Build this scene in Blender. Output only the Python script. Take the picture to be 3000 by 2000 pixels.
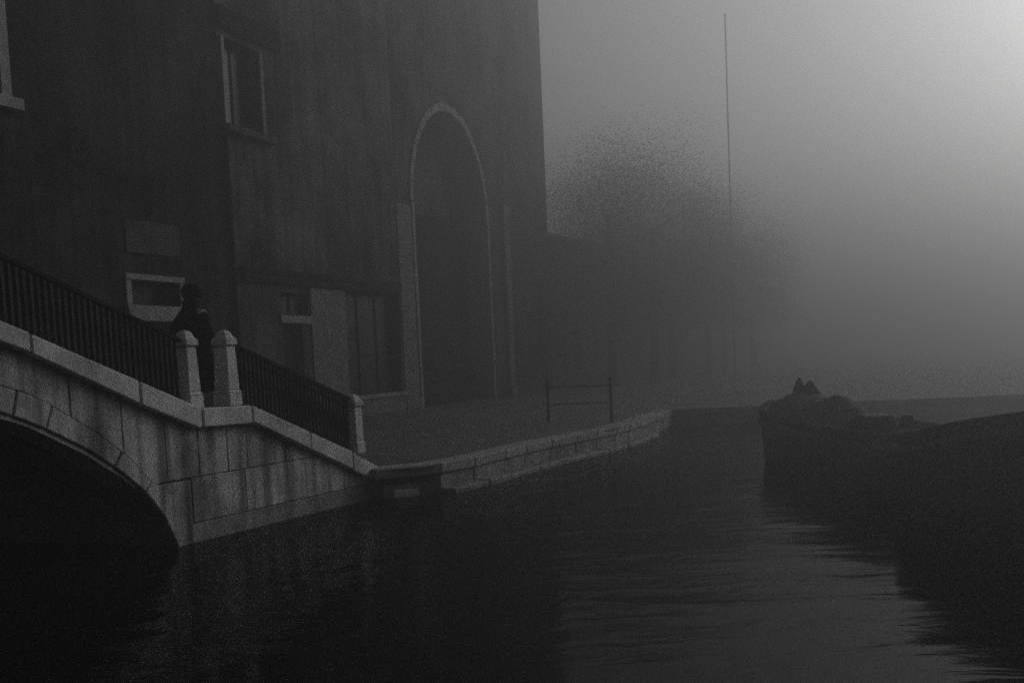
import bpy, bmesh, math, random
import numpy as np
from mathutils import Vector, Matrix
R = math.radians
random.seed(7)
for o in list(bpy.data.objects):
    bpy.data.objects.remove(o)
SC = bpy.context.scene
COL = SC.collection

# ------------------------------------------------------------------ camera
PITCH, ROLL, EYE = R(5.0), 0.045, 2.4
fw = Vector((0, math.cos(PITCH), -math.sin(PITCH)))
up0 = Vector((0, math.sin(PITCH), math.cos(PITCH)))
rt0 = Vector((1, 0, 0))
cu = up0*math.cos(ROLL) + rt0*math.sin(ROLL)
cr = rt0*math.cos(ROLL) - up0*math.sin(ROLL)
cam = bpy.data.cameras.new('camera')
cam.lens, cam.sensor_width, cam.sensor_fit = 42.0, 36.0, 'HORIZONTAL'
cam.shift_y = 278/2352
cam.clip_start, cam.clip_end = 0.1, 3000
camo = bpy.data.objects.new('camera', cam)
m = Matrix.Identity(4)
for i, v in enumerate((cr, cu, -fw)):
    for k in range(3):
        m[k][i] = v[k]
m.translation = (0, 0, EYE)
camo.matrix_world = m
COL.objects.link(camo)
SC.camera = camo

# ------------------------------------------------------------------ sky, sun, exposure
SUN_AZ, SUN_EL = R(47), R(18)        # azimuth clockwise from +Y
world = bpy.data.worlds.new('World')
SC.world = world
world.use_nodes = True
nt = world.node_tree
bg = nt.nodes['Background']
sky = nt.nodes.new('ShaderNodeTexSky')
sky.sky_type = 'NISHITA'
sky.sun_disc = False
sky.sun_elevation = SUN_EL
sky.sun_rotation = SUN_AZ
sky.air_density, sky.dust_density = 1.0, 6.0
bw = nt.nodes.new('ShaderNodeRGBToBW')   # black-and-white photograph
nt.links.new(sky.outputs[0], bw.inputs[0])
nt.links.new(bw.outputs[0], bg.inputs['Color'])
bg.inputs['Strength'].default_value = 0.06
sl = bpy.data.lights.new('sun', 'SUN')
sl.energy, sl.angle = 1.0, R(26)
sl.color = (1, 0.995, 0.985)
so = bpy.data.objects.new('sun', sl)
sd = Vector((math.sin(SUN_AZ)*math.cos(SUN_EL), math.cos(SUN_AZ)*math.cos(SUN_EL), math.sin(SUN_EL)))
so.rotation_euler = sd.to_track_quat('Z', 'Y').to_euler()
so.location = sd*200
COL.objects.link(so)
SC.view_settings.view_transform = 'Standard'
SC.view_settings.look = 'None'
SC.view_settings.gamma = 1
SC.view_settings.use_curve_mapping = False
SC.view_settings.exposure = 0.14
SC.render.engine = 'CYCLES'
cy = SC.cycles
cy.max_bounces, cy.diffuse_bounces, cy.glossy_bounces = 6, 2, 3
cy.volume_bounces = 0
cy.use_denoising = False
cy.sample_clamp_indirect = 4

HAZE_DENSITY, HAZE_ANISO = 0.0205, 0.80

# ------------------------------------------------------------------ materials
def base_mat(name, rough=0.8):
    mt = bpy.data.materials.new(name)
    mt.use_nodes = True
    b = mt.node_tree.nodes['Principled BSDF']
    b.inputs['Roughness'].default_value = rough
    return mt, mt.node_tree, b

def mottled(name, lo, hi, scale=3.0, rough=0.8, streak=0.0, bump=0.3, fine=40.0, spec=0.3, soot_dim=0.0):
    """grey material: blotches, fine grain, optional vertical rain streaks, relief"""
    mt, t, b = base_mat(name, rough)
    N, L = t.nodes.new, t.links.new
    b.inputs['Specular IOR Level'].default_value = spec
    geo = N('ShaderNodeNewGeometry')
    n1 = N('ShaderNodeTexNoise'); n1.inputs['Scale'].default_value = scale; n1.inputs['Detail'].default_value = 8; n1.inputs['Roughness'].default_value = .65
    L(geo.outputs['Position'], n1.inputs['Vector'])
    n2 = N('ShaderNodeTexNoise'); n2.inputs['Scale'].default_value = fine; n2.inputs['Detail'].default_value = 4
    L(geo.outputs['Position'], n2.inputs['Vector'])
    mx = N('ShaderNodeMath'); mx.operation = 'MULTIPLY_ADD'; mx.inputs[1].default_value = .35
    L(n2.outputs['Fac'], mx.inputs[0]); L(n1.outputs['Fac'], mx.inputs[2])
    rp = N('ShaderNodeValToRGB')
    rp.color_ramp.elements[0].position = .45; rp.color_ramp.elements[0].color = (lo, lo, lo, 1)
    rp.color_ramp.elements[1].position = .9; rp.color_ramp.elements[1].color = (hi, hi, hi*.99, 1)
    L(mx.outputs[0], rp.inputs['Fac'])
    out = rp.outputs['Color']
    if streak:
        mp = N('ShaderNodeMapping'); mp.inputs['Scale'].default_value = (3.2, 3.2, .22)
        L(geo.outputs['Position'], mp.inputs['Vector'])
        n3 = N('ShaderNodeTexNoise'); n3.inputs['Scale'].default_value = 1.1; n3.inputs['Detail'].default_value = 6
        L(mp.outputs[0], n3.inputs['Vector'])
        r3 = N('ShaderNodeValToRGB')
        r3.color_ramp.elements[0].position = .38; r3.color_ramp.elements[0].color = (1-streak,)*3+(1,)
        r3.color_ramp.elements[1].position = .56; r3.color_ramp.elements[1].color = (1, 1, 1, 1)
        L(n3.outputs['Fac'], r3.inputs['Fac'])
        mm = N('ShaderNodeMix'); mm.data_type = 'RGBA'; mm.blend_type = 'MULTIPLY'; mm.inputs[0].default_value = 1
        L(out, mm.inputs[6]); L(r3.outputs['Color'], mm.inputs[7])
        out = mm.outputs[2]
    if soot_dim:
        n4 = N('ShaderNodeTexNoise'); n4.inputs['Scale'].default_value = .9; n4.inputs['Detail'].default_value = 7; n4.inputs['Roughness'].default_value = .6
        mp4 = N('ShaderNodeMapping'); mp4.inputs['Scale'].default_value = (1, 1, .8); mp4.inputs['Location'].default_value = (3.1, 1.7, .4)
        L(geo.outputs['Position'], mp4.inputs['Vector']); L(mp4.outputs[0], n4.inputs['Vector'])
        r4 = N('ShaderNodeValToRGB')
        r4.color_ramp.elements[0].position = .36; r4.color_ramp.elements[0].color = (1-soot_dim,)*3+(1,)
        r4.color_ramp.elements[1].position = .58; r4.color_ramp.elements[1].color = (1, 1, 1, 1)
        L(n4.outputs['Fac'], r4.inputs['Fac'])
        mm = N('ShaderNodeMix'); mm.data_type = 'RGBA'; mm.blend_type = 'MULTIPLY'; mm.inputs[0].default_value = 1
        L(out, mm.inputs[6]); L(r4.outputs['Color'], mm.inputs[7])
        out = mm.outputs[2]
    L(out, b.inputs['Base Color'])
    if bump:
        bp = N('ShaderNodeBump'); bp.inputs['Strength'].default_value = bump; bp.inputs['Distance'].default_value = .02
        L(mx.outputs[0], bp.inputs['Height']); L(bp.outputs[0], b.inputs['Normal'])
    return mt

M = {}
M['stone'] = mottled('pale weathered stone', .42, .70, 2.2, .75, streak=.0, soot_dim=.42)
M['wallstone'] = mottled('rain streaked bridge stone', .36, .64, 1.8, .8, streak=.68, soot_dim=.66)
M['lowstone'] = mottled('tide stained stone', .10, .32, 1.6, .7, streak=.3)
M['trim'] = mottled('facade stone trim', .18, .36, 2.5, .8, spec=0)
M['plaster'] = mottled('sooty plaster', .006, .14, .38, .9, streak=.4, fine=14, spec=0)
M['plaster2'] = mottled('dark brick render', .006, .15, .45, .9, streak=.4, fine=14, spec=0)
M['soot_dim'] = mottled('dimmed left plaster', .004, .06, .38, .9, streak=.4, fine=14, spec=0)  # darker plaster copy: the dimness of the left side put into its colour
M['leaf'] = mottled('dull leaves', .03, .07, 2, .9, bump=0, spec=0)
M['bark'] = mottled('damp bark', .02, .05, 3, .9, spec=0)
M['shop'] = mottled('dark painted shopfront', .02, .045, 1.2, .8, fine=30, spec=0)
M['pier'] = mottled('greyish shop pier', .13, .23, 1.2, .8, spec=0)
M['panel'] = mottled('faded panel paint', .05, .10, 1.5, .7, spec=0)
M['iron'] = mottled('black iron', .012, .03, 8, .5, bump=.1, spec=0)
M['wood'] = mottled('tarred hull timber', .012, .035, 3, .55, bump=.2, spec=.06)
M['strake'] = mottled('worn rubbing strake', .05, .12, 5, .6, spec=.06)
M['kerb'] = mottled('worn kerb stone', .18, .38, 2.0, .8)
M['tarp'] = mottled('tarpaulin canvas', .03, .06, 3, .7, spec=.06)
M['coat'] = mottled('black wool', .008, .016, 12, .9, bump=.1, spec=0)
M['skin'] = mottled('skin', .20, .26, 6, .6, bump=0)
M['pave'] = mottled('worn paving', .04, .09, .9, .75, fine=10, bump=.3)
M['pale'] = mottled('grey washed plaster', .07, .15, .5, .9, streak=.25, fine=12, spec=0)
M['roof'] = mottled('roof tiles', .16, .26, 2, .85)
M['pile'] = mottled('wet mooring timber', .01, .025, 4, .9, spec=.02)

mt, t, b = base_mat('dark window glass', .35)
b.inputs['Specular IOR Level'].default_value = .08
b.inputs['Base Color'].default_value = (.006, .006, .006, 1)
M['glass'] = mt

mt, t, b = base_mat('canal water', .04)
N, L = t.nodes.new, t.links.new
t.nodes.remove(b)
geo = N('ShaderNodeNewGeometry')
mp = N('ShaderNodeMapping'); mp.inputs['Scale'].default_value = (.85, 1.5, 1); mp.inputs['Rotation'].default_value = (0, 0, R(-6))
L(geo.outputs['Position'], mp.inputs['Vector'])
w1 = N('ShaderNodeTexNoise'); w1.inputs['Scale'].default_value = .42; w1.inputs['Detail'].default_value = 1.5; w1.inputs['Distortion'].default_value = .6
w2 = N('ShaderNodeTexNoise'); w2.inputs['Scale'].default_value = 1.15; w2.inputs['Detail'].default_value = 3; w2.inputs['Distortion'].default_value = .8
w3 = N('ShaderNodeTexNoise'); w3.inputs['Scale'].default_value = .13; w3.inputs['Detail'].default_value = 2
for w_ in (w1, w2): L(mp.outputs[0], w_.inputs['Vector'])
L(geo.outputs['Position'], w3.inputs['Vector'])
pr = N('ShaderNodeMapRange'); pr.inputs['From Min'].default_value = .38; pr.inputs['From Max'].default_value = .62; pr.inputs['To Min'].default_value = .2; pr.inputs['To Max'].default_value = .42
L(w3.outputs['Fac'], pr.inputs['Value'])
ma = N('ShaderNodeMath'); ma.operation = 'MULTIPLY_ADD'
L(w2.outputs['Fac'], ma.inputs[0]); L(pr.outputs[0], ma.inputs[1]); L(w1.outputs['Fac'], ma.inputs[2])
bp = N('ShaderNodeBump'); bp.inputs['Strength'].default_value = .6; bp.inputs['Distance'].default_value = .08
L(ma.outputs[0], bp.inputs['Height'])
gl = N('ShaderNodeBsdfGlossy'); gl.inputs['Roughness'].default_value = .12; gl.inputs['Color'].default_value = (.42, .42, .42, 1)
df = N('ShaderNodeBsdfDiffuse'); df.inputs['Color'].default_value = (.008, .008, .008, 1)
fr_ = N('ShaderNodeFresnel'); fr_.inputs['IOR'].default_value = 1.25
mxs = N('ShaderNodeMixShader')
L(bp.outputs[0], gl.inputs['Normal']); L(bp.outputs[0], fr_.inputs['Normal'])
L(fr_.outputs[0], mxs.inputs[0]); L(df.outputs[0], mxs.inputs[1]); L(gl.outputs[0], mxs.inputs[2])
L(mxs.outputs[0], t.nodes['Material Output'].inputs['Surface'])
M['water'] = mt

# ------------------------------------------------------------------ helpers
class MB:
    """collects shapes given in a frame (a along D, b outward n, z up); build() links one mesh object"""
    def __init__(s, fr=None):
        s.v, s.f = [], []
        s.fr = fr
    def P(s, p):
        if s.fr is None:
            return Vector(p)
        o, D, n = s.fr
        return o + D*p[0] + n*p[1] + Vector((0, 0, p[2]))
    def add(s, vs, fs):
        k = len(s.v)
        s.v += [s.P(p) for p in vs]
        s.f += [[i+k for i in f] for f in fs]
        return s
    def hexa(s, p):            # 8 points: bottom loop 0-3, top loop 4-7
        return s.add(p, [(3, 2, 1, 0), (4, 5, 6, 7), (0, 1, 5, 4), (1, 2, 6, 5), (2, 3, 7, 6), (3, 0, 4, 7)])
    def box(s, a0, a1, b0, b1, z0, z1, j=0.0):
        q = lambda: random.uniform(-j, j)
        return s.hexa([(a+q(), b_+q(), z+q()) for z in (z0, z1) for a, b_ in ((a0, b0), (a1, b0), (a1, b1), (a0, b1))])
    def frustum(s, ca, cb, z0, z1, w0, w1):
        return s.hexa([(ca+sx*w/2, cb+sy*w/2, z) for z, w in ((z0, w0), (z1, w1)) for sx, sy in ((-1, -1), (1, -1), (1, 1), (-1, 1))])
    def strip(s, low, high, b0, b1):
        """solid between two polylines low[i]=(a,z), high[i]=(a,z), thickness b0..b1"""
        n_ = len(low); vs = []
        for (al, zl), (ah, zh) in zip(low, high):
            vs += [(al, b0, zl), (al, b1, zl), (ah, b1, zh), (ah, b0, zh)]
        fs = [(0, 1, 2, 3), tuple(reversed([4*(n_-1)+k for k in range(4)]))]
        for i in range(n_-1):
            for k in range(4):
                fs.append((4*i+k, 4*i+4+k, 4*i+4+(k+1) % 4, 4*i+(k+1) % 4))
        return s.add(vs, fs)
    def bar(s, p, q, w, h=None, sides=4):
        """prism bar between two frame points"""
        h = h or w
        p, q = Vector(p), Vector(q)
        d = (q-p).normalized()
        ref = Vector((0, 0, 1)) if abs(d.z) < .9 else Vector((0, 1, 0))
        x = d.cross(ref).normalized(); y = x.cross(d)
        vs = []
        for e in (p, q):
            for k in range(sides):
                an = 2*math.pi*(k+.5)/sides
                c = math.sqrt(2) if sides == 4 else 1
                vs.append(e + x*math.cos(an)*w/2*c + y*math.sin(an)*h/2*c)
        fs = [tuple(range(sides-1, -1, -1)), tuple(range(sides, 2*sides))]
        fs += [(k, (k+1) % sides, sides+(k+1) % sides, sides+k) for k in range(sides)]
        return s.add([tuple(v) for v in vs], fs)
    def rings(s, rings, cap=True):
        """loft through closed rings of equal length"""
        n_ = len(rings[0]); vs = [p for r_ in rings for p in r_]; fs = []
        for i in range(len(rings)-1):
            for k in range(n_):
                fs.append((i*n_+k, i*n_+(k+1) % n_, (i+1)*n_+(k+1) % n_, (i+1)*n_+k))
        if cap:
            fs.append(tuple(range(n_-1, -1, -1))); fs.append(tuple(range((len(rings)-1)*n_, len(rings)*n_)))
        return s.add(vs, fs)
    def build(s, name, mat, parent=None, smooth=False, bevel=0, origin=None):
        o0 = Vector(origin) if origin is not None else (parent.matrix_world.translation.copy() if parent else Vector((0, 0, 0)))
        me = bpy.data.meshes.new(name)
        me.from_pydata([tuple(v-o0) for v in s.v], [], s.f)
        bm = bmesh.new(); bm.from_mesh(me)
        bmesh.ops.recalc_face_normals(bm, faces=bm.faces)
        bm.to_mesh(me); bm.free()
        me.materials.append(M[mat])
        if smooth:
            for p in me.polygons: p.use_smooth = True
        o = bpy.data.objects.new(name, me)
        COL.objects.link(o)
        o.matrix_world = Matrix.Translation(o0)
        if parent:
            o.parent = parent
            o.matrix_parent_inverse = parent.matrix_world.inverted()
        if bevel:
            mo = o.modifiers.new('edge', 'BEVEL'); mo.width = bevel; mo.segments = 1; mo.limit_method = 'ANGLE'
        return o

def tag(o, label=None, cat=None, group=None, kind=None):
    if label: o['label'] = label
    if cat: o['category'] = cat
    if group: o['group'] = group
    if kind: o['kind'] = kind
    return o

def empty(name, loc, label, cat, group=None):
    o = bpy.data.objects.new(name, None)
    o.empty_display_size = .2
    COL.objects.link(o)
    o.matrix_world = Matrix.Translation(Vector(loc))
    return tag(o, label, cat, group)

def frame(p, deg):
    a = R(deg)
    return (Vector(p), Vector((math.sin(a), math.cos(a), 0)), Vector((math.cos(a), -math.sin(a), 0)))

BR = frame((-4.68, 16.45, 0), 23.4)     # face of the bridge
FA = frame((-3.1, 43.2, 0), 19.0)       # line of the house fronts
def fp(fr, a, b=0, z=0):
    return fr[0] + fr[1]*a + fr[2]*b + Vector((0, 0, z))

def interp(pts, x):
    if x <= pts[0][0]: return pts[0][1]
    for (x0, y0), (x1, y1) in zip(pts, pts[1:]):
        if x <= x1: return y0 + (y1-y0)*(x-x0)/(x1-x0)
    return pts[-1][1]

# ------------------------------------------------------------------ water and paving
w = MB().add([(-420, -120, 0), (420, -120, 0), (420, 620, 0), (-420, 620, 0)], [(0, 1, 2, 3)]).build('water', 'water')
tag(w, kind='structure')

QUAY = [(-2.44, 21.05), (-1.54, 21.38), (-.7, 22.81), (.63, 26.36), (2.62, 29.92), (4.0, 34.2), (5.2, 38.12), (9.2, 37.8), (60, 36.6)]
QZ, FZ = .52, .76
pairs = [(tuple(fp(BR, .06, -.05).xy), -25.5), (tuple(fp(BR, 5.3, -.05).xy), -19)] + \
        list(zip(QUAY, [-18, -15.5, -11.5, -5, 2, 8, 14.5, 60]))
vs, fs = [], []
for (qx, qy), ft in pairs:
    F = fp(FA, ft, -.3)
    vs += [(qx, qy, QZ), (F.x, F.y, FZ)]
vs += [(60, 36.6, QZ), tuple(fp(FA, 302, -.3, FZ)), (420, 36, QZ), (420, 600, FZ), tuple(fp(FA, 400, -.3, FZ))]
n_ = len(pairs)
for i in range(n_-1):
    fs.append((2*i, 2*i+2, 2*i+3, 2*i+1))
k = 2*n_
fs += [(2*n_-2, k, k+1, 2*n_-1), (k, k+2, k+3, k+4), (k, k+4, k+1)]
pv = MB().add(vs, fs).build('pavement', 'pave')
tag(pv, kind='structure')

# quay edge: kerb stones on a wall of blocks, walked along the edge line
quay = bpy.data.objects.new('quay', None); COL.objects.link(quay)
quay.matrix_world = Matrix.Translation((0, 26, 0)); tag(quay, kind='structure')
def walk(poly, step):
    out = []; pos = [Vector(p) for p in poly]
    seg = 0; cur = pos[0].copy(); out.append(cur.copy())
    while seg < len(pos)-1:
        need = step()
        while seg < len(pos)-1 and (pos[seg+1]-cur).length < need:
            need -= (pos[seg+1]-cur).length; cur = pos[seg+1].copy(); seg += 1
        if seg < len(pos)-1:
            cur = cur + (pos[seg+1]-cur).normalized()*need
            out.append(cur.copy())
    return out
def smooth_poly(p, it=2):
    p = [Vector(q) for q in p]
    for _ in range(it):
        q = [p[0]]
        for a, b_ in zip(p, p[1:]):
            q += [a.lerp(b_, .25), a.lerp(b_, .75)]
        p = q + [p[-1]]
    return p
edge = smooth_poly([Vector(q) for q in QUAY[:7]] ) + [Vector(q) for q in (QUAY[7], (26, 37.4))]
pts = walk(edge, lambda: random.uniform(1.15, 1.75))
nearpts = pts
def quad_block(p, q, d0, d1, z0, z1, gap=.012, j=.006):
    """block between edge points p,q; d = distance outward over the water (right-hand side)"""
    t_ = (q-p).normalized(); nn = Vector((t_.y, -t_.x))
    p = p + t_*gap; q = q - t_*gap
    c = []
    for z in (z0, z1):
        for e, d in ((p, d0), (q, d0), (q, d1), (p, d1)):
            e2 = e + nn*d
            c.append((e2.x+random.uniform(-j, j), e2.y+random.uniform(-j, j), z+random.uniform(-j, j)))
    return MB().hexa(c)
for i, (p, q) in enumerate(zip(pts, pts[1:])):
    quad_block(p, q, -.48, .05, QZ-.16, QZ+.03).build('kerb_stone', 'kerb' if p.y < 36 else 'lowstone', quay, bevel=.02)
    if i > 0:
        quad_block(p, q, -.4, .0, -.4, QZ-.175, j=.012).build('wall_stone', 'lowstone', quay, bevel=.015)
        if p.y < 33:
            quad_block(p, q, -.05, .34, -.4, .10, j=.015).build('ledge_stone', 'lowstone', quay, bevel=.02)
# backing behind the blocks, and the notch of the boat steps at the bridge end
bk = MB()
for p, q in zip(pts[1:], pts[2:]):
    t_ = (q-p).normalized(); nn = Vector((t_.y, -t_.x))
    a, b_, c, d = p-nn*.3, q-nn*.3, q-nn*1.2, p-nn*1.2
    bk.hexa([(v.x, v.y, z) for z in (-.5, QZ-.02) for v in (a, b_, c, d)])
bk.build('backing', 'lowstone', quay)
p, q = pts[0], pts[1]
t_ = (q-p).normalized(); nn = Vector((t_.y, -t_.x))
quad_block(p-nn*.4, q-nn*.4, -.3, 0, -.4, QZ-.17).build('wall_stone', 'lowstone', quay, bevel=.015)
quad_block(p-nn*.1+t_*.2, q-nn*.1, -.3, 0, -.4, .22).build('step', 'lowstone', quay, bevel=.015)
quad_block(p+t_*.35, p+t_*.85, -.3, .02, -.4, .11, j=.04).build('step', 'stone', quay, bevel=.03)

# ------------------------------------------------------------------ stone bridge
SCN = -5.5                                # crown of the arch along the face
ARCH_IN = [(-5.5, 2.50), (-4.6, 2.44), (-3.7, 2.27), (-2.95, 2.05), (-2.57, 1.92), (-2.17, 1.76), (-1.61, 1.50), (-1.09, 1.20), (-.54, .80), (-.2, .40), (0, 0.0), (.06, -.5)]
ARCH_EX = [(-5.5, 2.82), (-4.6, 2.76), (-3.7, 2.58), (-2.91, 2.35), (-2.53, 2.24), (-2.2, 2.10), (-1.43, 1.70), (-.83, 1.30), (-.49, .97), (-.30, .80)]
COP_TOP = [(-5.5, 3.72), (-4.2, 3.46), (-2.5, 2.93), (.55, 1.89), (1.72, 1.87), (4.62, .90), (5.0, .83), (5.48, .55)]
def cop_bot(s): return interp([(-5.5, 3.44), (-4.2, 3.2), (-2.42, 2.67), (-.76, 2.03), (.46, 1.62), (1.8, 1.595), (5.49, .27)], s)
def mir(s): return 2*SCN - s
bridge = empty('stone_bridge', fp(BR, 2, -1.8), 'stepped stone footbridge with a dark round arch over the side canal', 'bridge')
BW = 3.5
def both(fn):
    fn(lambda s: s); fn(mir)

def curve_pts(pts, s0, s1, n_):
    return [(s0+(s1-s0)*i/n_, interp(pts, s0+(s1-s0)*i/n_)) for i in range(n_+1)]

# barrel and abutments (core), set back behind the facing stones
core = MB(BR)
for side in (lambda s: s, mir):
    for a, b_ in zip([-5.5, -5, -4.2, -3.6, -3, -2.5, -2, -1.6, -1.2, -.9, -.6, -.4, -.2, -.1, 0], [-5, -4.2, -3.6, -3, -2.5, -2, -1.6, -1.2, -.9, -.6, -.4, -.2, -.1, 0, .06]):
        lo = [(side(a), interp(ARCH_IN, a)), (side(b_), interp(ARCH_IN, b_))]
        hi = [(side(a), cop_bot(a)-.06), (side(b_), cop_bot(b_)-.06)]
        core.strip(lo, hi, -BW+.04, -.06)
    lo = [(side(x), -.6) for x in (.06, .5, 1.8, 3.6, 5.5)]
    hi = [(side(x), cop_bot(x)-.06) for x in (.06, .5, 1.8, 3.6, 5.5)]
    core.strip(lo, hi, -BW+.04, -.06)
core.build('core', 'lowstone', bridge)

# voussoirs of the arch ring: cut by the joints seen on the face
VJ = [(-5.5, -5.5), (-4.75, -4.85), (-3.95, -4.05), (-3.3, -3.4), (-2.68, -2.77), (-2.15, -2.27), (-1.0, -1.15), (-.46, -.60)]
for side in (lambda s: s, mir):
    for (e0, i0), (e1, i1) in zip(VJ, VJ[1:]):
        g = .012
        lo = curve_pts(ARCH_IN, i0+g, i1-g, 5); hi = curve_pts(ARCH_EX, e0+g, e1-g, 5)
        MB(BR).strip([(side(a), z) for a, z in lo], [(side(a), z-.008) for a, z in hi], -.3, .015+random.uniform(-.006, .006)).build('voussoir', 'wallstone', bridge, bevel=.012)
    # springer: tall block curving down into the water
    lo = [(side(x), interp(ARCH_IN, x)) for x in (-.58, -.4, -.2, -.1, 0, .05)]
    hi = [(side(x), z) for x, z in ((-.44, .97), (-.37, .92), (-.33, .895), (-.30, .895), (.30, .895), (.42, .895))]
    MB(BR).strip(lo[:4]+[(side(.0), 0.0), (side(.05), -.5), (side(.35), -.5)], hi[:5]+[(side(.33), .895), (side(.35), .895)], -.3, .01).build('springer', 'wallstone', bridge, bevel=.012)

# soffit lip under the ring (slightly set back, crumbling)
for side in (lambda s: s, mir):
    lo = []; hi = []
    for a in [-5.5, -5.2, -4.9, -4.5, -4, -3.5, -3.1, -2.8, -2.5, -2.2, -1.9, -1.6, -1.3, -1.0, -.75]:
        z = interp(ARCH_IN, a); lo.append((side(a), z-.045-random.uniform(0, .03))); hi.append((side(a), z-.012))
    MB(BR).strip(lo, hi, -.5, -.03).build('soffit_lip', 'stone', bridge)

# spandrel stones between ring and coping
SJ = [-5.5, -4.4, -3.2, -1.84, -.95, -.12]
for side in (lambda s: s, mir):
    for a0, a1 in zip(SJ, SJ[1:]):
        xs = [a0+.008+(a1-a0-.016)*i/6 for i in range(7)]
        MB(BR).strip([(side(x), interp(ARCH_EX, x)+.006 if x < -.3 else .925) for x in xs], [(side(x), cop_bot(x)+.01) for x in xs], -.3, random.uniform(-.006, .004)).build('wall_stone', 'wallstone', bridge, bevel=.008)
# upper wall blocks right of the arch, over the string course
UJ = [-.12, .58, 1.25, 1.73, 2.75, 3.62]
for side in (lambda s: s, mir):
    for a0, a1 in zip(UJ, UJ[1:]):
        xs = [a0+.007+(a1-a0-.014)*i/4 for i in range(5)]
        MB(BR).strip([(side(x), .925) for x in xs], [(side(x), max(.93, cop_bot(x)+.01)) for x in xs], -.3, random.uniform(-.006, .006)).build('wall_stone', 'wallstone', bridge, bevel=.008)
    # lower blocks: one tall course down to the tide line and a darker footing
    LJ = [.36, 1.62, 3.27, 4.45, 5.46]
    for i, (a0, a1) in enumerate(zip(LJ, LJ[1:])):
        xs = [a0+.006+(a1-a0-.012)*k/4 for k in range(5)]
        MB(BR).strip([(side(x), .28) for x in xs], [(side(x), min(.912, cop_bot(x)+.01)) for x in xs], -.3, .012+random.uniform(-.004, .006)).build('wall_stone', 'wallstone', bridge, bevel=.01)
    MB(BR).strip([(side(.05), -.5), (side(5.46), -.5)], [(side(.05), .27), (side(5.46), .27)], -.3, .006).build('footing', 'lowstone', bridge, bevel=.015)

# coping: one sloped slab per joint, overhanging the wall, both sides of the bridge
CJ = [-5.5, -4.2, -2.52, -.70, .55, 1.74, 3.30, 4.60, 5.46]
OV = .13
for back in (False, True):
    b0, b1 = (-.34, OV) if not back else (-BW-OV, -BW+.34)
    for side in (lambda s: s, mir):
        for a0, a1 in zip(CJ, CJ[1:]):
            kinks = [x for x in (.46, 1.8) if a0+.02 < x < a1-.02]
            xs = sorted([a0+.012, a1-.012] + kinks)
            dz = random.uniform(-.008, .008); db = random.uniform(-.012, .012)
            MB(BR).strip([(side(x), cop_bot(x)+dz) for x in xs], [(side(x), interp(COP_TOP, x)+dz) for x in xs], b0+(db if back else 0), b1+(0 if back else db)).build('coping_stone', 'stone', bridge, bevel=.018)
# back wall below the back coping
for side in (lambda s: s, mir):
    xs = [-5.5, -4, -3, -2, -1.2, -.6, -.2, 0, .06]
    MB(BR).strip([(side(x), interp(ARCH_IN, x)) for x in xs], [(side(x), cop_bot(x)) for x in xs], -BW, -BW+.05).build('back_wall', 'wallstone', bridge)
    xs = [.06, .5, 1.8, 3.5, 5.46]
    MB(BR).strip([(side(x), -.5) for x in xs], [(side(x), cop_bot(x)) for x in xs], -BW, -BW+.05).build('back_wall', 'wallstone', bridge)

# treads of the two flights, landing between them
def deck(s): return interp([(-5.5, 3.5), (-4.2, 3.3), (.4, 1.78), (1.75, 1.78), (5.3, .54)], s)
for side in (lambda s: s, mir):
    for s0, s1, n_ in ((-4.2, .45, 9), (1.75, 5.3, 8)):
        for i in range(n_):
            a0 = s0+(s1-s0)*i/n_; a1 = s0+(s1-s0)*(i+1)/n_
            z = deck(a0)
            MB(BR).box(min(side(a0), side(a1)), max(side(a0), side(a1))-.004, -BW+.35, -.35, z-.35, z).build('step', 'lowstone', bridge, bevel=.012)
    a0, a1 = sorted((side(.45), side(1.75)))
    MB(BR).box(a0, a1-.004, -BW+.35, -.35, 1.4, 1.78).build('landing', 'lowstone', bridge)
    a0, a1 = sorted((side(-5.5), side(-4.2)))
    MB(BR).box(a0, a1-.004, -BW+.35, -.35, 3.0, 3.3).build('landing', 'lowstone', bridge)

# obelisk posts with domed caps on the coping
def stone_post(s, z0, h, w, top=.84, fr=BR, b_=-.125):
    rt = empty('stone_post', fp(fr, s, b_, z0), None, None)
    rt.parent = bridge; rt.matrix_parent_inverse = bridge.matrix_world.inverted()
    MB(fr).frustum(s, b_, z0, z0+.17*h, w*1.18, w*1.16).build('base', 'stone', rt, bevel=.015)
    mb = MB(fr)
    mb.frustum(s, b_, z0+.171*h, z0+.215*h, w*1.2, w*1.0)
    mb.frustum(s, b_, z0+.2155*h, z0+.78*h, w*1.0, w*top)
    mb.build('shaft', 'stone', rt, bevel=.012)
    mb = MB(fr)
    mb.frustum(s, b_, z0+.781*h, z0+.80*h, w*top*.95, w*top)
    mb.frustum(s, b_, z0+.801*h, z0+.885*h, w*top*1.24, w*top*1.22)
    rings = []
    for zz, rr in ((.885, .61), (.905, .50), (.925, .43), (.955, .40), (.98, .30), (.995, .17), (1.0, .03)):
        rr *= w*top
        rings.append([(s+rr*c, b_+rr*d, z0+zz*h) for c, d in ((-.93, -.93), (0, -1.05), (.93, -.93), (1.05, 0), (.93, .93), (0, 1.05), (-.93, .93), (-1.05, 0))])
    mb.rings(rings)
    mb.build('cap', 'stone', rt, bevel=.01)
    return rt
stone_post(.59, 1.885, 1.11, .265)
stone_post(1.50, 1.875, 1.13, .27)
stone_post(5.07, .84, 1.05, .26, .93)

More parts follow.
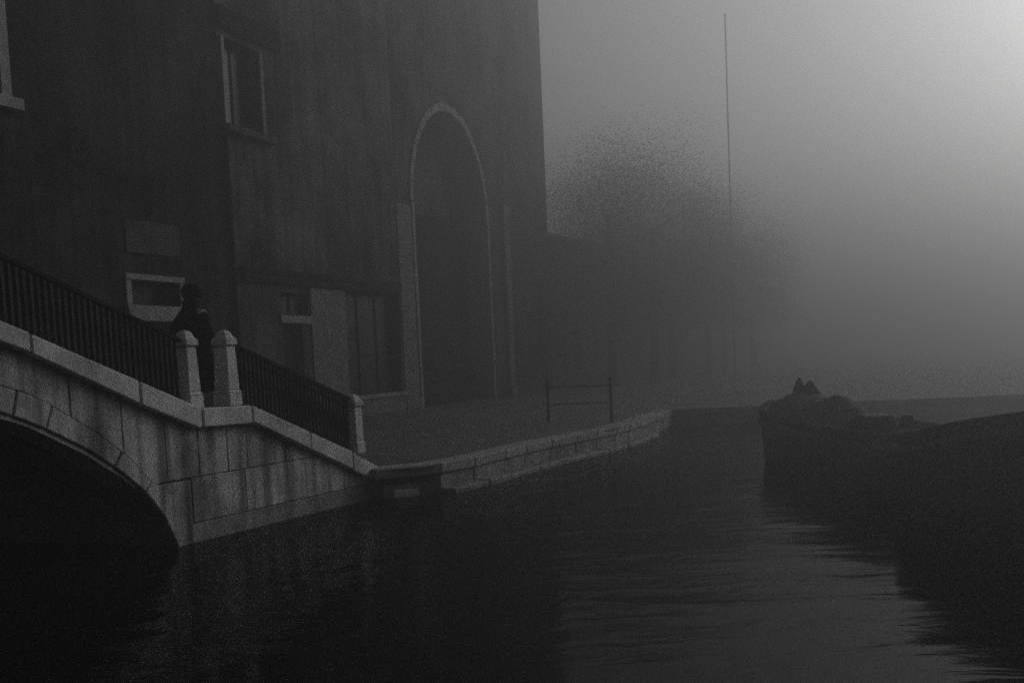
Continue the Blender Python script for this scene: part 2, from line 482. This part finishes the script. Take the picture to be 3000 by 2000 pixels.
# iron railings: handrail, foot rail and close-set bars
def railing(s0, z0, s1, z1, b_, skip=False):
    """handrail from (s0,z0) to (s1,z1) along the face"""
    rt = empty('railing', fp(BR, (s0+s1)/2, b_, 0), None, None)
    rt.parent = bridge; rt.matrix_parent_inverse = bridge.matrix_world.inverted()
    MB(BR).bar((s0, b_, z0), (s1, b_, z1), .07, .05).build('handrail', 'iron', rt)
    MB(BR).bar((s0, b_, interp(COP_TOP, s0 if s0 > SCN else mir(s0))+.09), (s1, b_, interp(COP_TOP, s1 if s1 > SCN else mir(s1))+.09), .035, .02).build('foot_rail', 'iron', rt)
    n_ = max(2, int(round(abs(s1-s0)/.108)))
    for i in range(1, n_):
        u = i/n_; s = s0+(s1-s0)*u; zt = z0+(z1-z0)*u
        zb = interp(COP_TOP, s if s > SCN else mir(s))
        r_ = .029
        rings = []
        for q, k in ((0, 1.0), (.12, 1.0), (.15, 1.35), (.19, .9), (.5, 1.2), (.81, .9), (.85, 1.35), (.88, 1.0), (1, 1.0)):
            z = zb + (zt-zb)*q
            rings.append([(s+r_*k*c, b_+r_*k*d, z) for c, d in ((-1, 0), (0, -1), (1, 0), (0, 1))])
        MB(BR).rings(rings).build('baluster', 'iron', rt)
def rail_z(s): return interp([(-5.5, 4.55), (-4.2, 4.34), (-2.75, 3.9), (.44, 2.86), (1.63, 2.82), (4.95, 1.80)], s)
railing(-4.2, rail_z(-4.2), .46, 2.86, -.12)
railing(1.63, 2.80, 4.96, 1.81, -.12)
railing(mir(-4.2), rail_z(-4.2), -4.2, rail_z(-4.2), -.12)
railing(-4.2, rail_z(-4.2), .46, 2.86, -BW+.12)
railing(1.63, 2.80, 4.96, 1.81, -BW+.12)

# ------------------------------------------------------------------ house fronts
def solid_minus(t0, t1, z0, z1, holes):
    """rectangles that fill t0..t1 x z0..z1 except the rectangular holes"""
    xs = sorted({t0, t1, *[h[0] for h in holes], *[h[1] for h in holes]})
    out = []
    for a, b_ in zip(xs, xs[1:]):
        cuts = sorted([(h[2], h[3]) for h in holes if h[0] <= a+1e-6 and h[1] >= b_-1e-6])
        z = z0
        for c0, c1 in cuts:
            if c0 > z+1e-6: out.append((a, b_, z, c0))
            z = c1
        if z < z1-1e-6: out.append((a, b_, z, z1))
    return out
def house(label, t0, t1, ztop, off, holes, mat, group=None, depth=11, th=.55, name='house'):
    rt = empty(name, fp(FA, (t0+t1)/2, -depth/2, FZ), label, 'house' if name == 'house' else 'building', group)
    mb = MB(FA)
    for a, b_, c, d in solid_minus(t0, t1, -.2, ztop, holes):
        mb.box(a, b_, off-th, off, c, d)
    mb.box(t0+.002, t1-.002, off-depth, off-th-.01, -.2, ztop-.01)
    mb.build('wall', mat, rt)
    return rt
def window(rt, t0, t1, z0, z1, off, frame_w=.07, mull=1, depth=.34, mat='shop', pane=('pane', 'glass')):
    f = MB(FA)
    bb = off-depth
    f.box(t0, t0+frame_w, bb-.05, bb+.04, z0, z1); f.box(t1-frame_w, t1, bb-.05, bb+.04, z0, z1)
    f.box(t0+frame_w, t1-frame_w, bb-.05, bb+.04, z0, z0+frame_w); f.box(t0+frame_w, t1-frame_w, bb-.05, bb+.04, z1-frame_w, z1)
    for k in range(mull):
        x = t0+(t1-t0)*(k+1)/(mull+1)
        f.box(x-.025, x+.025, bb-.04, bb+.03, z0+frame_w, z1-frame_w)
    wn = f.build('window', mat, rt)
    MB(FA).box(t0+.03, t1-.03, bb-.03, bb-.01, z0+.03, z1-.03).build(pane[0], pane[1], wn)
    return wn

# first house: low shop-height window with pale surround, faded panel over it
ha = house('dark tall house behind the bridge railing with a low framed window and faded panel', -25.2, -12.36, 21.4, 0, [(-16.62, -14.72, 3.98, 4.56), (-21.7, -20.35, 7.95, 11.2)], 'soot_dim')
window(ha, -16.62, -14.72, 3.98, 4.56, 0, .05, 0)
sur = MB(FA)
sur.box(-16.82, -16.622, -.002, .05, 3.98, 4.56); sur.box(-14.718, -14.55, -.002, .05, 3.98, 4.56); sur.box(-16.84, -14.53, -.002, .07, 4.562, 4.70)
sur.build('window_surround', 'trim', ha, bevel=.008)
MB(FA).box(-16.9, -14.5, -.002, .14, 3.62, 3.978).build('sill', 'trim', ha, bevel=.015)
MB(FA).box(-16.7, -14.62, -.002, .05, 5.18, 5.92).build('panel', 'panel', ha, bevel=.01)
window(ha, -21.7, -20.35, 7.95, 11.2, 0, .07, 1)
sur = MB(FA)
sur.box(-20.348, -20.06, -.002, .10, 7.95, 11.4); sur.box(-21.95, -21.702, -.002, .10, 7.95, 11.4)
sur.build('window_surround', 'trim', ha, bevel=.01)
MB(FA).box(-22.1, -19.85, -.002, .20, 7.72, 7.948).build('sill', 'trim', ha, bevel=.01)

# second house: shopfront and a tall upper window
hb = house('house with a dark shopfront and tall upper window beside the arch', -12.355, -1.66, 21.4, .04, [(-12.1, -10.35, 8.75, 11.0), (-9.9, -8.3, 3.88, 4.52), (-9.9, -8.75, .5, 3.66), (-5.9, -1.8, 1.42, 4.72)], 'plaster2')
window(hb, -12.1, -10.35, 8.75, 11.0, .04, .08, 1)
MB(FA).box(-12.26, -12.102, .038, .10, 8.75, 11.0).build('window_surround', 'trim', hb, bevel=.008)  # left side paler: the glow on the reveal put into its colour
MB(FA).box(-10.348, -10.18, .038, .10, 8.75, 11.0).build('window_surround', 'pier', hb, bevel=.008)  # right side of the surround, coloured darker as turned from the glow
MB(FA).box(-12.34, -9.9, .038, .26, 8.55, 8.748).build('sill', 'plaster2', hb, bevel=.01)
MB(FA).box(-12.34, -9.2, .038, .15, 11.2, 11.75).build('dark_band', 'iron', hb, bevel=.02)  # near-black band across the wall above the tall window
sf = MB(FA)
sf.box(-12.0, -1.7, .038, .17, 4.98, 5.12); sf.box(-11.9, -1.75, .038, .14, 4.74, 4.978)
sf.build('shop_cornice', 'shop', hb, bevel=.01)
window(hb, -9.9, -8.3, 3.88, 4.52, .04, .06, 1, .2)
MB(FA).box(-10.0, -8.2, .038, .10, 3.662, 3.878).build('transom', 'trim', hb, bevel=.01)
dr = MB(FA).box(-9.86, -8.79, -.28, -.20, .74, 3.64).build('door', 'shop', hb)
for z0, z1 in ((.9, 1.9), (2.05, 3.45)):
    for a in (-9.75, -9.28):
        MB(FA).box(a, a+.40, -.20, -.185, z0, z1).build('door_panel', 'shop', dr, bevel=.01)
MB(FA).box(-8.2, -5.95, .038, .075, .7, 4.72).build('pier', 'pier', hb, bevel=.01)
window(hb, -5.9, -1.8, 1.42, 4.72, .04, .09, 2, .30)
MB(FA).box(-5.98, -1.7, .038, .16, 1.28, 1.418).build('sill', 'trim', hb, bevel=.012)
for a, b_ in zip((-5.9, -4.5, -3.1), (-4.51, -3.11, -1.72)):
    MB(FA).box(a, b_, .038, .10, .66, 1.277).build('plinth_stone', 'pier', hb, bevel=.012)
dp = MB(FA).bar((-12.33, .10, 8.5), (-12.33, .10, .8), .11, .11, 8).build('downpipe', 'iron', hb)
for z in (2.2, 4.6, 7.0):
    MB(FA).box(-12.41, -12.25, .038, .17, z, z+.06).build('bracket', 'iron', dp)

# arched building
TC, RA, RB, ZS = 3.81, 3.84, 3.80, 8.1
hc = empty('arched_building', fp(FA, 7, -5, FZ), 'tall dim building with a great deep round arch edged in pale stone', 'building')
mb = MB(FA)
C0, C1, OF, DP = -1.655, 16.45, -.03, 1.05
mb.box(C0, TC-RA, OF-DP, OF, -.2, 21.4)
mb.box(TC+RA, C1, OF-DP, OF, -.2, 21.4)
nn_ = 24
for i in range(nn_):
    a0 = TC-RA*math.cos(math.pi*i/nn_); a1 = TC-RA*math.cos(math.pi*(i+1)/nn_)
    z0 = ZS+RB*math.sin(math.pi*i/nn_); z1 = ZS+RB*math.sin(math.pi*(i+1)/nn_)
    mb.strip([(a0, z0), (a1, z1)], [(a0, 21.4), (a1, 21.4)], OF-DP, OF)
mb.box(C0+.002, C1-.002, OF-12, OF-DP-.01, -.2, 21.39)
mb.build('wall', 'plaster', hc)
# stones lining the arch and its jambs, a little proud of the front
na = 17
for i in range(na):
    xs = [math.pi*(i+.02+.96*k/3)/na for k in range(4)]
    lo = [(TC-(RA-.05)*math.cos(u), ZS+(RB-.05)*math.sin(u)) for u in xs]
    hi = [(TC-(RA+.25)*math.cos(u), ZS+(RB+.25)*math.sin(u)) for u in xs]
    MB(FA).strip(lo, [(TC-(RA-.003)*math.cos(u), ZS+(RB-.003)*math.sin(u)) for u in xs], OF-DP+.02, OF).build('intrados_stone', 'trim', hc)
    MB(FA).strip(lo, hi, OF+.002, OF+.07+random.uniform(-.01, .01)).build('archivolt_stone', 'trim', hc, bevel=.012)
for i in range(10):
    z0, z1 = .62+i*.746, .62+i*.746+.735
    for a0, a1, f0, f1 in ((TC-RA+.003, TC-RA+.05, TC-RA-.20, TC-RA+.05), (TC+RA-.05, TC+RA-.003, TC+RA-.05, TC+RA+.20)):
        MB(FA).box(a0, a1, OF-DP+.02, OF, z0, z1, .004).build('jamb_stone', 'trim', hc)
        MB(FA).box(f0, f1, OF+.002, OF+.07, z0, z1, .005).build('jamb_stone', 'trim', hc, bevel=.01)
def pilaster(a0, a1, z0, z1, pr, rt, mat='trim'):
    o = MB(FA).box(a0, a1, OF-.002, OF+pr, z0+.5, z1).build('pilaster', mat, rt, bevel=.015)
    MB(FA).box(a0-.05, a1+.05, OF-.002, OF+pr+.05, z0, z0+.498).build('base', mat, o, bevel=.015)
pilaster(-1.55, -.32, .62, 7.9, .06, hc, 'pier')
pilaster(9.55, 10.25, .62, 9.0, .16, hc, 'pier')
# door leaves deep inside the arch
dd = MB(FA).box(TC-RA+.06, TC+RA-.06, OF-DP+.0, OF-DP+.08, .66, 8.0).build('door', 'shop', hc)
for i in range(11):
    a = TC-RA+.10+i*.69
    MB(FA).box(a, a+.675, OF-DP+.081, OF-DP+.12, .70, 7.9).build('plank', 'shop', dd, bevel=.008)

# row of lower houses receding behind the corner
G = 'houses receding in the fog'
row = [(16.47, 28, 8.2, 'low foggy house joined to the tall dark corner, behind the nearest of the added trees'),
       (28.02, 43, 8.6, 'low house in the fog behind the third of the added trees from the corner'),
       (43.02, 61, 9.0, 'low house in the fog behind the fourth and fifth added trees'),
       (61.02, 84, 9.2, 'low house nearly lost in fog behind the sixth of the added trees'),
       (84.02, 130, 9.6, 'low house lost in bright fog at the far end of the row')]
for i, (t0, t1, ze, lab) in enumerate(row):
    hs = []
    nw = int((t1-t0)/3.2) if i < 4 else 0
    for r_ in (2.2, 5.6):
        for k in range(nw):
            c = t0 + (t1-t0)*(k+.5)/nw
            hs.append((c-.5, c+.5, r_, r_+1.9))
    h = house(lab, t0, t1, ze, -.35, hs, 'pale', G)
    for q in hs:
        window(h, *q, -.35, .08, 1, .10, 'pale', ('shutter', 'pale'))
        MB(FA).box(q[0]-.12, q[1]+.12, -.352, -.28, q[2]-.12, q[2]-.002).build('sill', 'pale', h)
    mb = MB(FA)
    za = ze + 1.6
    mb.add([(t0-.1, .15, ze), (t1+.1, .15, ze), (t1+.1, -11.8, ze), (t0-.1, -11.8, ze), (t0-.05, -5.8, za), (t1+.05, -5.8, za)],
           [(0, 1, 5, 4), (2, 3, 4, 5), (1, 2, 5), (3, 0, 4), (0, 3, 2, 1)])
    rf = mb.build('roof', 'roof', h)

# added trees, making a soft dark smudge before the far houses: trunk, limbs, crown of many small leaf faces
def added_tree(t_, b_, h, rad, n_leaf, label):
    base = fp(FA, t_, b_, FZ-.05)
    rt = empty('added_tree', base, label, 'added_tree', 'added trees softening the dark edge in the fog')
    rg = random.Random(int(t_*10))
    mb = MB(); rr = []
    for z, r_ in ((0, .34), (.5, .26), (h*.3, .21), (h*.55, .14), (h*.5, .05)):
        rr.append([(base.x+r_*math.cos(k*math.pi/4)+.02*z*math.sin(t_), base.y+r_*math.sin(k*math.pi/4), base.z+z) for k in range(8)])
    mb.rings(rr).build('trunk', 'bark', rt)
    lb = MB()
    for k in range(6):
        an = k*2.4+t_; z0 = h*(.28+.05*k)
        p = (base.x, base.y, base.z+z0); l = rad*(.7-.05*k)
        q = (base.x+l*math.cos(an), base.y+l*math.sin(an), base.z+z0+l*.6)
        lb.bar(p, q, .05, .05, 5)
    lb.build('limbs', 'bark', rt)
    # leaf faces, thinning out towards the edge of the crown
    rn = np.random.default_rng(int(t_*10))
    cl = np.stack([rad*.42*np.clip(rn.normal(size=160), -2, 2), rad*.42*np.clip(rn.normal(size=160), -2, 2), h*.45+h*.17*np.clip(rn.normal(size=160), -2, 1.7)], 1)
    c = cl[rn.integers(0, 160, n_leaf)] + rn.normal(size=(n_leaf, 3))*np.array([1.0, 1.0, .95])
    c = c[(c[:, 2] > h*.2) & (c[:, 2] < 20.5)]
    n_ = len(c); sz = rn.uniform(.018, .042, n_)[:, None]
    u = rn.normal(size=(n_, 3)); u /= np.linalg.norm(u, axis=1)[:, None]
    v = np.cross(u, rn.normal(size=(n_, 3))); v /= np.linalg.norm(v, axis=1)[:, None]
    co = np.stack([c-u*sz, c+v*sz*.6, c+u*sz, c-v*sz*.6], 1).reshape(-1, 3)
    me = bpy.data.meshes.new('crown')
    me.vertices.add(4*n_); me.vertices.foreach_set('co', co.astype(np.float32).ravel())
    me.loops.add(4*n_); me.loops.foreach_set('vertex_index', np.arange(4*n_, dtype=np.int32))
    me.polygons.add(n_); me.polygons.foreach_set('loop_start', np.arange(0, 4*n_, 4, dtype=np.int32))
    me.update(calc_edges=True); me.materials.append(M['leaf'])
    cr_ = bpy.data.objects.new('crown', me); COL.objects.link(cr_)
    cr_.matrix_world = Matrix.Translation(base)
    cr_.parent = rt; cr_.matrix_parent_inverse = rt.matrix_world.inverted()
for t_, b_, h, rad, nl, lab in (
        (19.5, 2.2, 15.6, 4.8, 95000, 'nearest of the added foggy trees, close against the tall dark corner'),
        (26, 3.0, 15.4, 5.0, 95000, 'second of the added foggy trees out from the tall dark corner'),
        (34, 2.4, 15.6, 5.1, 95000, 'third of the added trees from the tall corner, pale in the fog'),
        (43, 3.2, 15.0, 5.4, 90000, 'fourth of the added trees from the tall corner, paler in the fog'),
        (54, 2.6, 15.8, 5.8, 80000, 'fifth of the added trees from the tall corner, a faint smudge in the fog'),
        (68, 3.0, 15.2, 6.2, 70000, 'sixth of the added trees from the tall corner, nearly lost in the fog')):
    added_tree(t_, b_, h, rad, nl, lab)

# ------------------------------------------------------------------ small things on the quay
rl = empty('iron_railing', (1.9, 32.8, QZ), 'thin iron railing on two posts standing alone on the foggy quay', 'railing')
for x, y in ((1.06, 32.96), (2.77, 32.64)):
    MB().bar((x, y, QZ-.02), (x, y, QZ+1.24), .085, .085, 6).build('post', 'iron', rl)
for z in (1.02, .55):
    MB().bar((1.06, 32.96, QZ+z), (2.77, 32.64, QZ+z), .03, .03, 6).build('rail', 'iron', rl)

PX, PY = 13.65, 72
fpz = empty('tall_pole', (PX, PY, FZ), 'slender bare pole rising faintly into the bright fog', 'pole')
MB().rings([[(PX+r_*math.cos(k*math.pi/4), PY+r_*math.sin(k*math.pi/4), z) for k in range(8)] for z, r_ in ((.6, .045), (6, .035), (16, .042), (21.7, .045))]).build('shaft', 'panel', fpz)
MB().rings([[(PX+r_*math.cos(k*math.pi/4), PY+r_*math.sin(k*math.pi/4), z) for k in range(8)] for z, r_ in ((21.7, .03), (21.76, .08), (21.86, .08), (21.92, .02))]).build('finial', 'wood', fpz)

# ------------------------------------------------------------------ boats moored on the right
def hull(name, x_side, y0, y1, beam, sheer, label, flare=.12, bow_len=2.2, stern_taper=.75, taper_len=1.4, blunt=.30, rake=0):
    """wooden barge, canal side at x_side, from y0 (near) to y1 (far)"""
    rt = empty(name, (x_side+beam/2, (y0+y1)/2, 0), label, 'boat')
    xc = x_side+beam/2
    n_ = 22; rings = []; gun = []
    for i in range(n_+1):
        u = i/n_; y = y0+(y1-y0)*u
        k = min(1, blunt+(1-blunt)*math.sin(min(1, (y1-y)/bow_len)*math.pi/2)) if y > y1-bow_len else 1
        k2 = min(1, stern_taper+(1-stern_taper)*min(1, (y-y0)/taper_len))
        hw = beam/2*k*k2
        zs = sheer(y)
        wr = max(0, 1-(y1-y)/3.0)**2*rake
        Y = lambda z: y+wr*(z/zs-1)
        rings.append([(xc-hw*(1-flare)*.9, Y(-.25), -.25), (xc-hw*(1-flare), Y(.0), .0), (xc-hw*.98, Y(zs*.6), zs*.6), (xc-hw, Y(zs), zs), (xc-hw+.07, Y(zs), zs),
                      (xc-hw*.93+.08, Y(zs-.22), zs-.22), (xc+hw*.93-.08, Y(zs-.22), zs-.22), (xc+hw-.07, Y(zs), zs), (xc+hw, Y(zs), zs), (xc+hw*.98, Y(zs*.6), zs*.6), (xc+hw*(1-flare), Y(0), 0), (xc+hw*(1-flare)*.9, Y(-.25), -.25)])
        gun.append((hw, y, zs))
    MB().rings(rings).build('hull', 'wood', rt, smooth=False)
    for sgn in (-1, 1):
        st = MB(); rr = []
        for hw, y, zs in gun:
            x = xc+sgn*(hw+.003); z = zs-.17
            rr.append([(x, y, z-.045), (x+sgn*.05, y, z-.03), (x+sgn*.05, y, z+.03), (x, y, z+.045)])
        st.rings(rr).build('rubbing_strake', 'strake', rt)
    cap = MB()
    for sgn in (-1, 1):
        cap.rings([[(xc+sgn*(hw+.03), y, zs+.002), (xc+sgn*(hw+.03), y, zs+.04), (xc+sgn*(hw-.11), y, zs+.04), (xc+sgn*(hw-.11), y, zs+.002)] for hw, y, zs in gun])
    cap.build('gunwale', 'pile', rt)
    return rt
s1 = [(6, 2.25), (8, 2.05), (10, 1.85), (12, 1.66), (13.9, 1.44), (15, 1.27), (16.0, 1.15), (16.9, 1.13), (17.6, 1.16)]
b1 = hull('barge', 5.2, 6.4, 17.55, 2.7, lambda y: interp(s1, y)-.04, 'black barge nearest on the right with its gunwale sweeping up', flare=.05, bow_len=1.7, stern_taper=.45, taper_len=8, blunt=.45)
s2 = [(18, 1.02), (20, .98), (24, .98), (26, 1.05), (27.5, 1.2)]
b2 = hull('barge', 5.25, 17.9, 27.0, 1.75, lambda y: interp(s2, y), 'loaded dark barge moored beyond the black one, humped with a tarpaulin', flare=.06, stern_taper=.95, rake=1.0)
# deck hatch at its near end
MB().hexa([(5.45, 18.5, .76), (6.2, 18.5, .76), (6.2, 20.3, .76), (5.45, 20.3, .76), (5.55, 18.6, 1.24), (6.0, 18.6, 1.24), (6.0, 19.2, 1.26), (5.55, 19.2, 1.26)]).build('hatch', 'wood', b2, bevel=.03)
# tarpaulin over the load
tp = MB(); rr = []
for i in range(25):
    u = i/24; y = 22.0+4.3*u
    e = min(1, u/.10, (1-u)/.22)
    top = .80 + (.53+.035*math.sin(11*u+1)+.03*math.sin(23*u))*math.sin(e*math.pi/2)
    ring = []
    for k in range(13):
        v = k/12
        x = 5.45+1.3*v
        z = .84 + (top-.80)*(max(0, math.sin(math.pi*v))**.4) + .025*math.sin(13*v+7*u) + .012*math.sin(31*v-19*u)
        ring.append((x, y, z if 0 < k < 12 else .80))
    rr.append(ring + [(6.75, y, .77), (5.45, y, .77)])
tp.rings(rr)
tag(tp.build('tarpaulin', 'tarp', smooth=True, origin=(6.4, 23.4, .8)), 'slack dark tarpaulin spread over the load of the farther barge', 'tarpaulin')
# peaked bundle on top of the load
bd = MB()
for cx, cyy, h_, w_ in ((6.05, 24.9, .53, .13), (6.22, 24.7, .46, .17)):
    rings = []
    for q, k in ((0, 2.0), (.25, 1.55), (.5, 1.05), (.75, .66), (.92, .34), (1, .08)):
        rings.append([(cx+w_*k*math.cos(a*math.pi/4)*(1+.08*math.sin(a*2.3+q*5)), cyy+w_*k*math.sin(a*math.pi/4), 1.20+h_*q) for a in range(8)])
    bd.rings(rings)
bd.build('bundle', 'coat', smooth=True, origin=(6.2, 24.9, 1.2))
tag(bpy.data.objects['bundle'], 'dark bundle rising in two points on top of the tarpaulin', 'bundle')
# mooring pile between the two barges
mb = MB()
rings = []
for z, r_ in ((-.6, .11), (.4, .11), (1.22, .10), (1.29, .085), (1.30, .05)):
    rings.append([(5.62+.16*z+r_*math.cos(k*math.pi/4), 17.5+r_*math.sin(k*math.pi/4), z) for k in range(8)])
mb.rings(rings)
tag(mb.build('mooring_pile', 'pile', origin=(5.72, 17.5, 0)), 'short timber mooring pile standing between the two barges', 'mooring post')

# ------------------------------------------------------------------ person on the landing
def person(loc, face_deg, label):
    rt = empty('person', loc, label, 'person')
    me = bpy.data.meshes.new('body')
    V = [(0, 0, .93), (0, -.01, 1.18), (0, -.01, 1.40), (0, .005, 1.50), (0, .03, 1.60), (0, .03, 1.70),
         (-.18, -.01, 1.41), (-.27, -.05, 1.14), (-.19, .10, .97),
         (.18, -.01, 1.41), (.27, -.05, 1.14), (.19, .10, .97),
         (-.095, 0, .88), (-.10, .08, .48), (-.10, .03, .08), (-.11, .17, .03),
         (.095, 0, .88), (.10, -.02, .48), (.10, -.16, .10), (.11, -.03, .03)]
    Eg = [(0, 1), (1, 2), (2, 3), (3, 4), (4, 5), (2, 6), (6, 7), (7, 8), (2, 9), (9, 10), (10, 11), (0, 12), (12, 13), (13, 14), (14, 15), (0, 16), (16, 17), (17, 18), (18, 19)]
    rad = [(.16, .12), (.15, .11), (.15, .10), (.06, .06), (.085, .10), (.07, .09), (.075, .07), (.055, .055), (.045, .045), (.075, .07), (.055, .055), (.045, .045),
           (.10, .10), (.068, .068), (.045, .05), (.04, .035), (.10, .10), (.068, .068), (.045, .05), (.04, .035)]
    me.from_pydata(V, Eg, []); me.materials.append(M['skin'])
    bo = bpy.data.objects.new('body', me); COL.objects.link(bo)
    sk = bo.modifiers.new('skin', 'SKIN')
    for i, r_ in enumerate(rad): me.skin_vertices[0].data[i].radius = r_
    me.skin_vertices[0].data[0].use_root = True
    su = bo.modifiers.new('sub', 'SUBSURF'); su.levels = su.render_levels = 2
    bo.parent = rt
    def loft(name, secs, mat, n_=20, wav=0):
        mb = MB(); rr = []
        for z, cx, cyy, rx, ry in secs:
            rr.append([(cx+rx*math.cos(2*math.pi*k/n_)*(1+wav*math.sin(5*k)*(1.4-z)), cyy+ry*math.sin(2*math.pi*k/n_)*(1+wav*math.sin(7*k)*(1.4-z)), z) for k in range(n_)])
        mb.rings(rr)
        o = mb.build(name, mat, smooth=True)
        o.parent = rt
        return o
    # long coat: skirt to the calf, sloping shoulders
    loft('coat', [(.30, 0, .0, .33, .26), (.60, 0, 0, .31, .24), (.90, 0, 0, .28, .21), (1.08, 0, 0, .265, .19), (1.22, 0, -.01, .265, .18), (1.33, 0, -.01, .255, .165), (1.43, 0, -.01, .20, .14), (1.50, 0, 0, .125, .11), (1.53, 0, .005, .085, .085)], 'coat', wav=.03)
    for sg in (-1, 1):
        mb = MB(); rr = []
        P = [Vector((sg*.17, -.01, 1.42)), Vector((sg*.235, -.03, 1.33)), Vector((sg*.345, -.05, 1.12)), Vector((sg*.32, .04, 1.00)), Vector((sg*.27, .12, .94))]
        for p, r_ in zip(P, (.085, .098, .085, .075, .065)):
            rr.append([(p.x+r_*math.cos(2*math.pi*k/12), p.y+r_*math.sin(2*math.pi*k/12)*.9, p.z+ .03*math.sin(2*math.pi*k/12)) for k in range(12)])
        mb.rings(rr)
        o = mb.build('sleeve', 'coat', smooth=True); o.parent = rt
    loft('collar', [(1.45, 0, 0, .15, .13), (1.53, 0, .0, .118, .115), (1.60, 0, -.01, .118, .12)], 'coat')
    for sg, kn, an in ((-1, .08, .03), (1, -.02, -.16)):
        loft('trouser_leg', [(.05, sg*.10, an, .062, .068), (.25, sg*.10, an*.6+kn*.4, .07, .075), (.48, sg*.10, kn, .085, .085), (.75, sg*.095, kn*.4, .10, .10)], 'coat', 12)
        loft('shoe', [(.0, sg*.105, an+.06, .05, .14), (.04, sg*.105, an+.06, .05, .135), (.075, sg*.105, an+.02, .046, .085), (.10, sg*.10, an, .045, .05)], 'iron', 12)
    loft('hair', [(1.58, 0, .0, .075, .082), (1.64, 0, .005, .092, .108), (1.70, 0, .012, .095, .115)], 'coat', 14)
    ht = loft('hat', [(1.63, .01, .02, .122, .135), (1.65, .01, .02, .130, .145), (1.69, .01, .015, .134, .150), (1.74, 0, .012, .128, .142), (1.79, 0, .012, .112, .125), (1.825, 0, .012, .075, .09), (1.838, 0, .012, .02, .03)], 'coat', 18)
    rt.rotation_euler = (0, 0, R(face_deg))
    rt.scale = (1.06, 1.06, 1.06)
    return rt
pl = fp(BR, 1.52, -.70, 1.78)
person(pl, -32, 'person in a long black coat and hat seen from behind on the bridge landing')

# ------------------------------------------------------------------ haze: one closed box of even fog
HX, HY0, HY1, HZ = 440, -140, 640, 22.6
hz = MB().box(-HX, HX, HY0, HY1, -1.0, HZ)
mt = bpy.data.materials.new('haze'); mt.use_nodes = True
t = mt.node_tree
for n_ in list(t.nodes):
    if n_.type == 'BSDF_PRINCIPLED': t.nodes.remove(n_)
pvn = t.nodes.new('ShaderNodeVolumePrincipled')
pvn.inputs['Color'].default_value = (.96, .96, .955, 1)
pvn.inputs['Density'].default_value = HAZE_DENSITY
pvn.inputs['Anisotropy'].default_value = HAZE_ANISO
t.links.new(pvn.outputs[0], t.nodes['Material Output'].inputs['Volume'])
M['haze'] = mt
hzo = hz.build('haze', 'haze')
tag(hzo, kind='stuff')
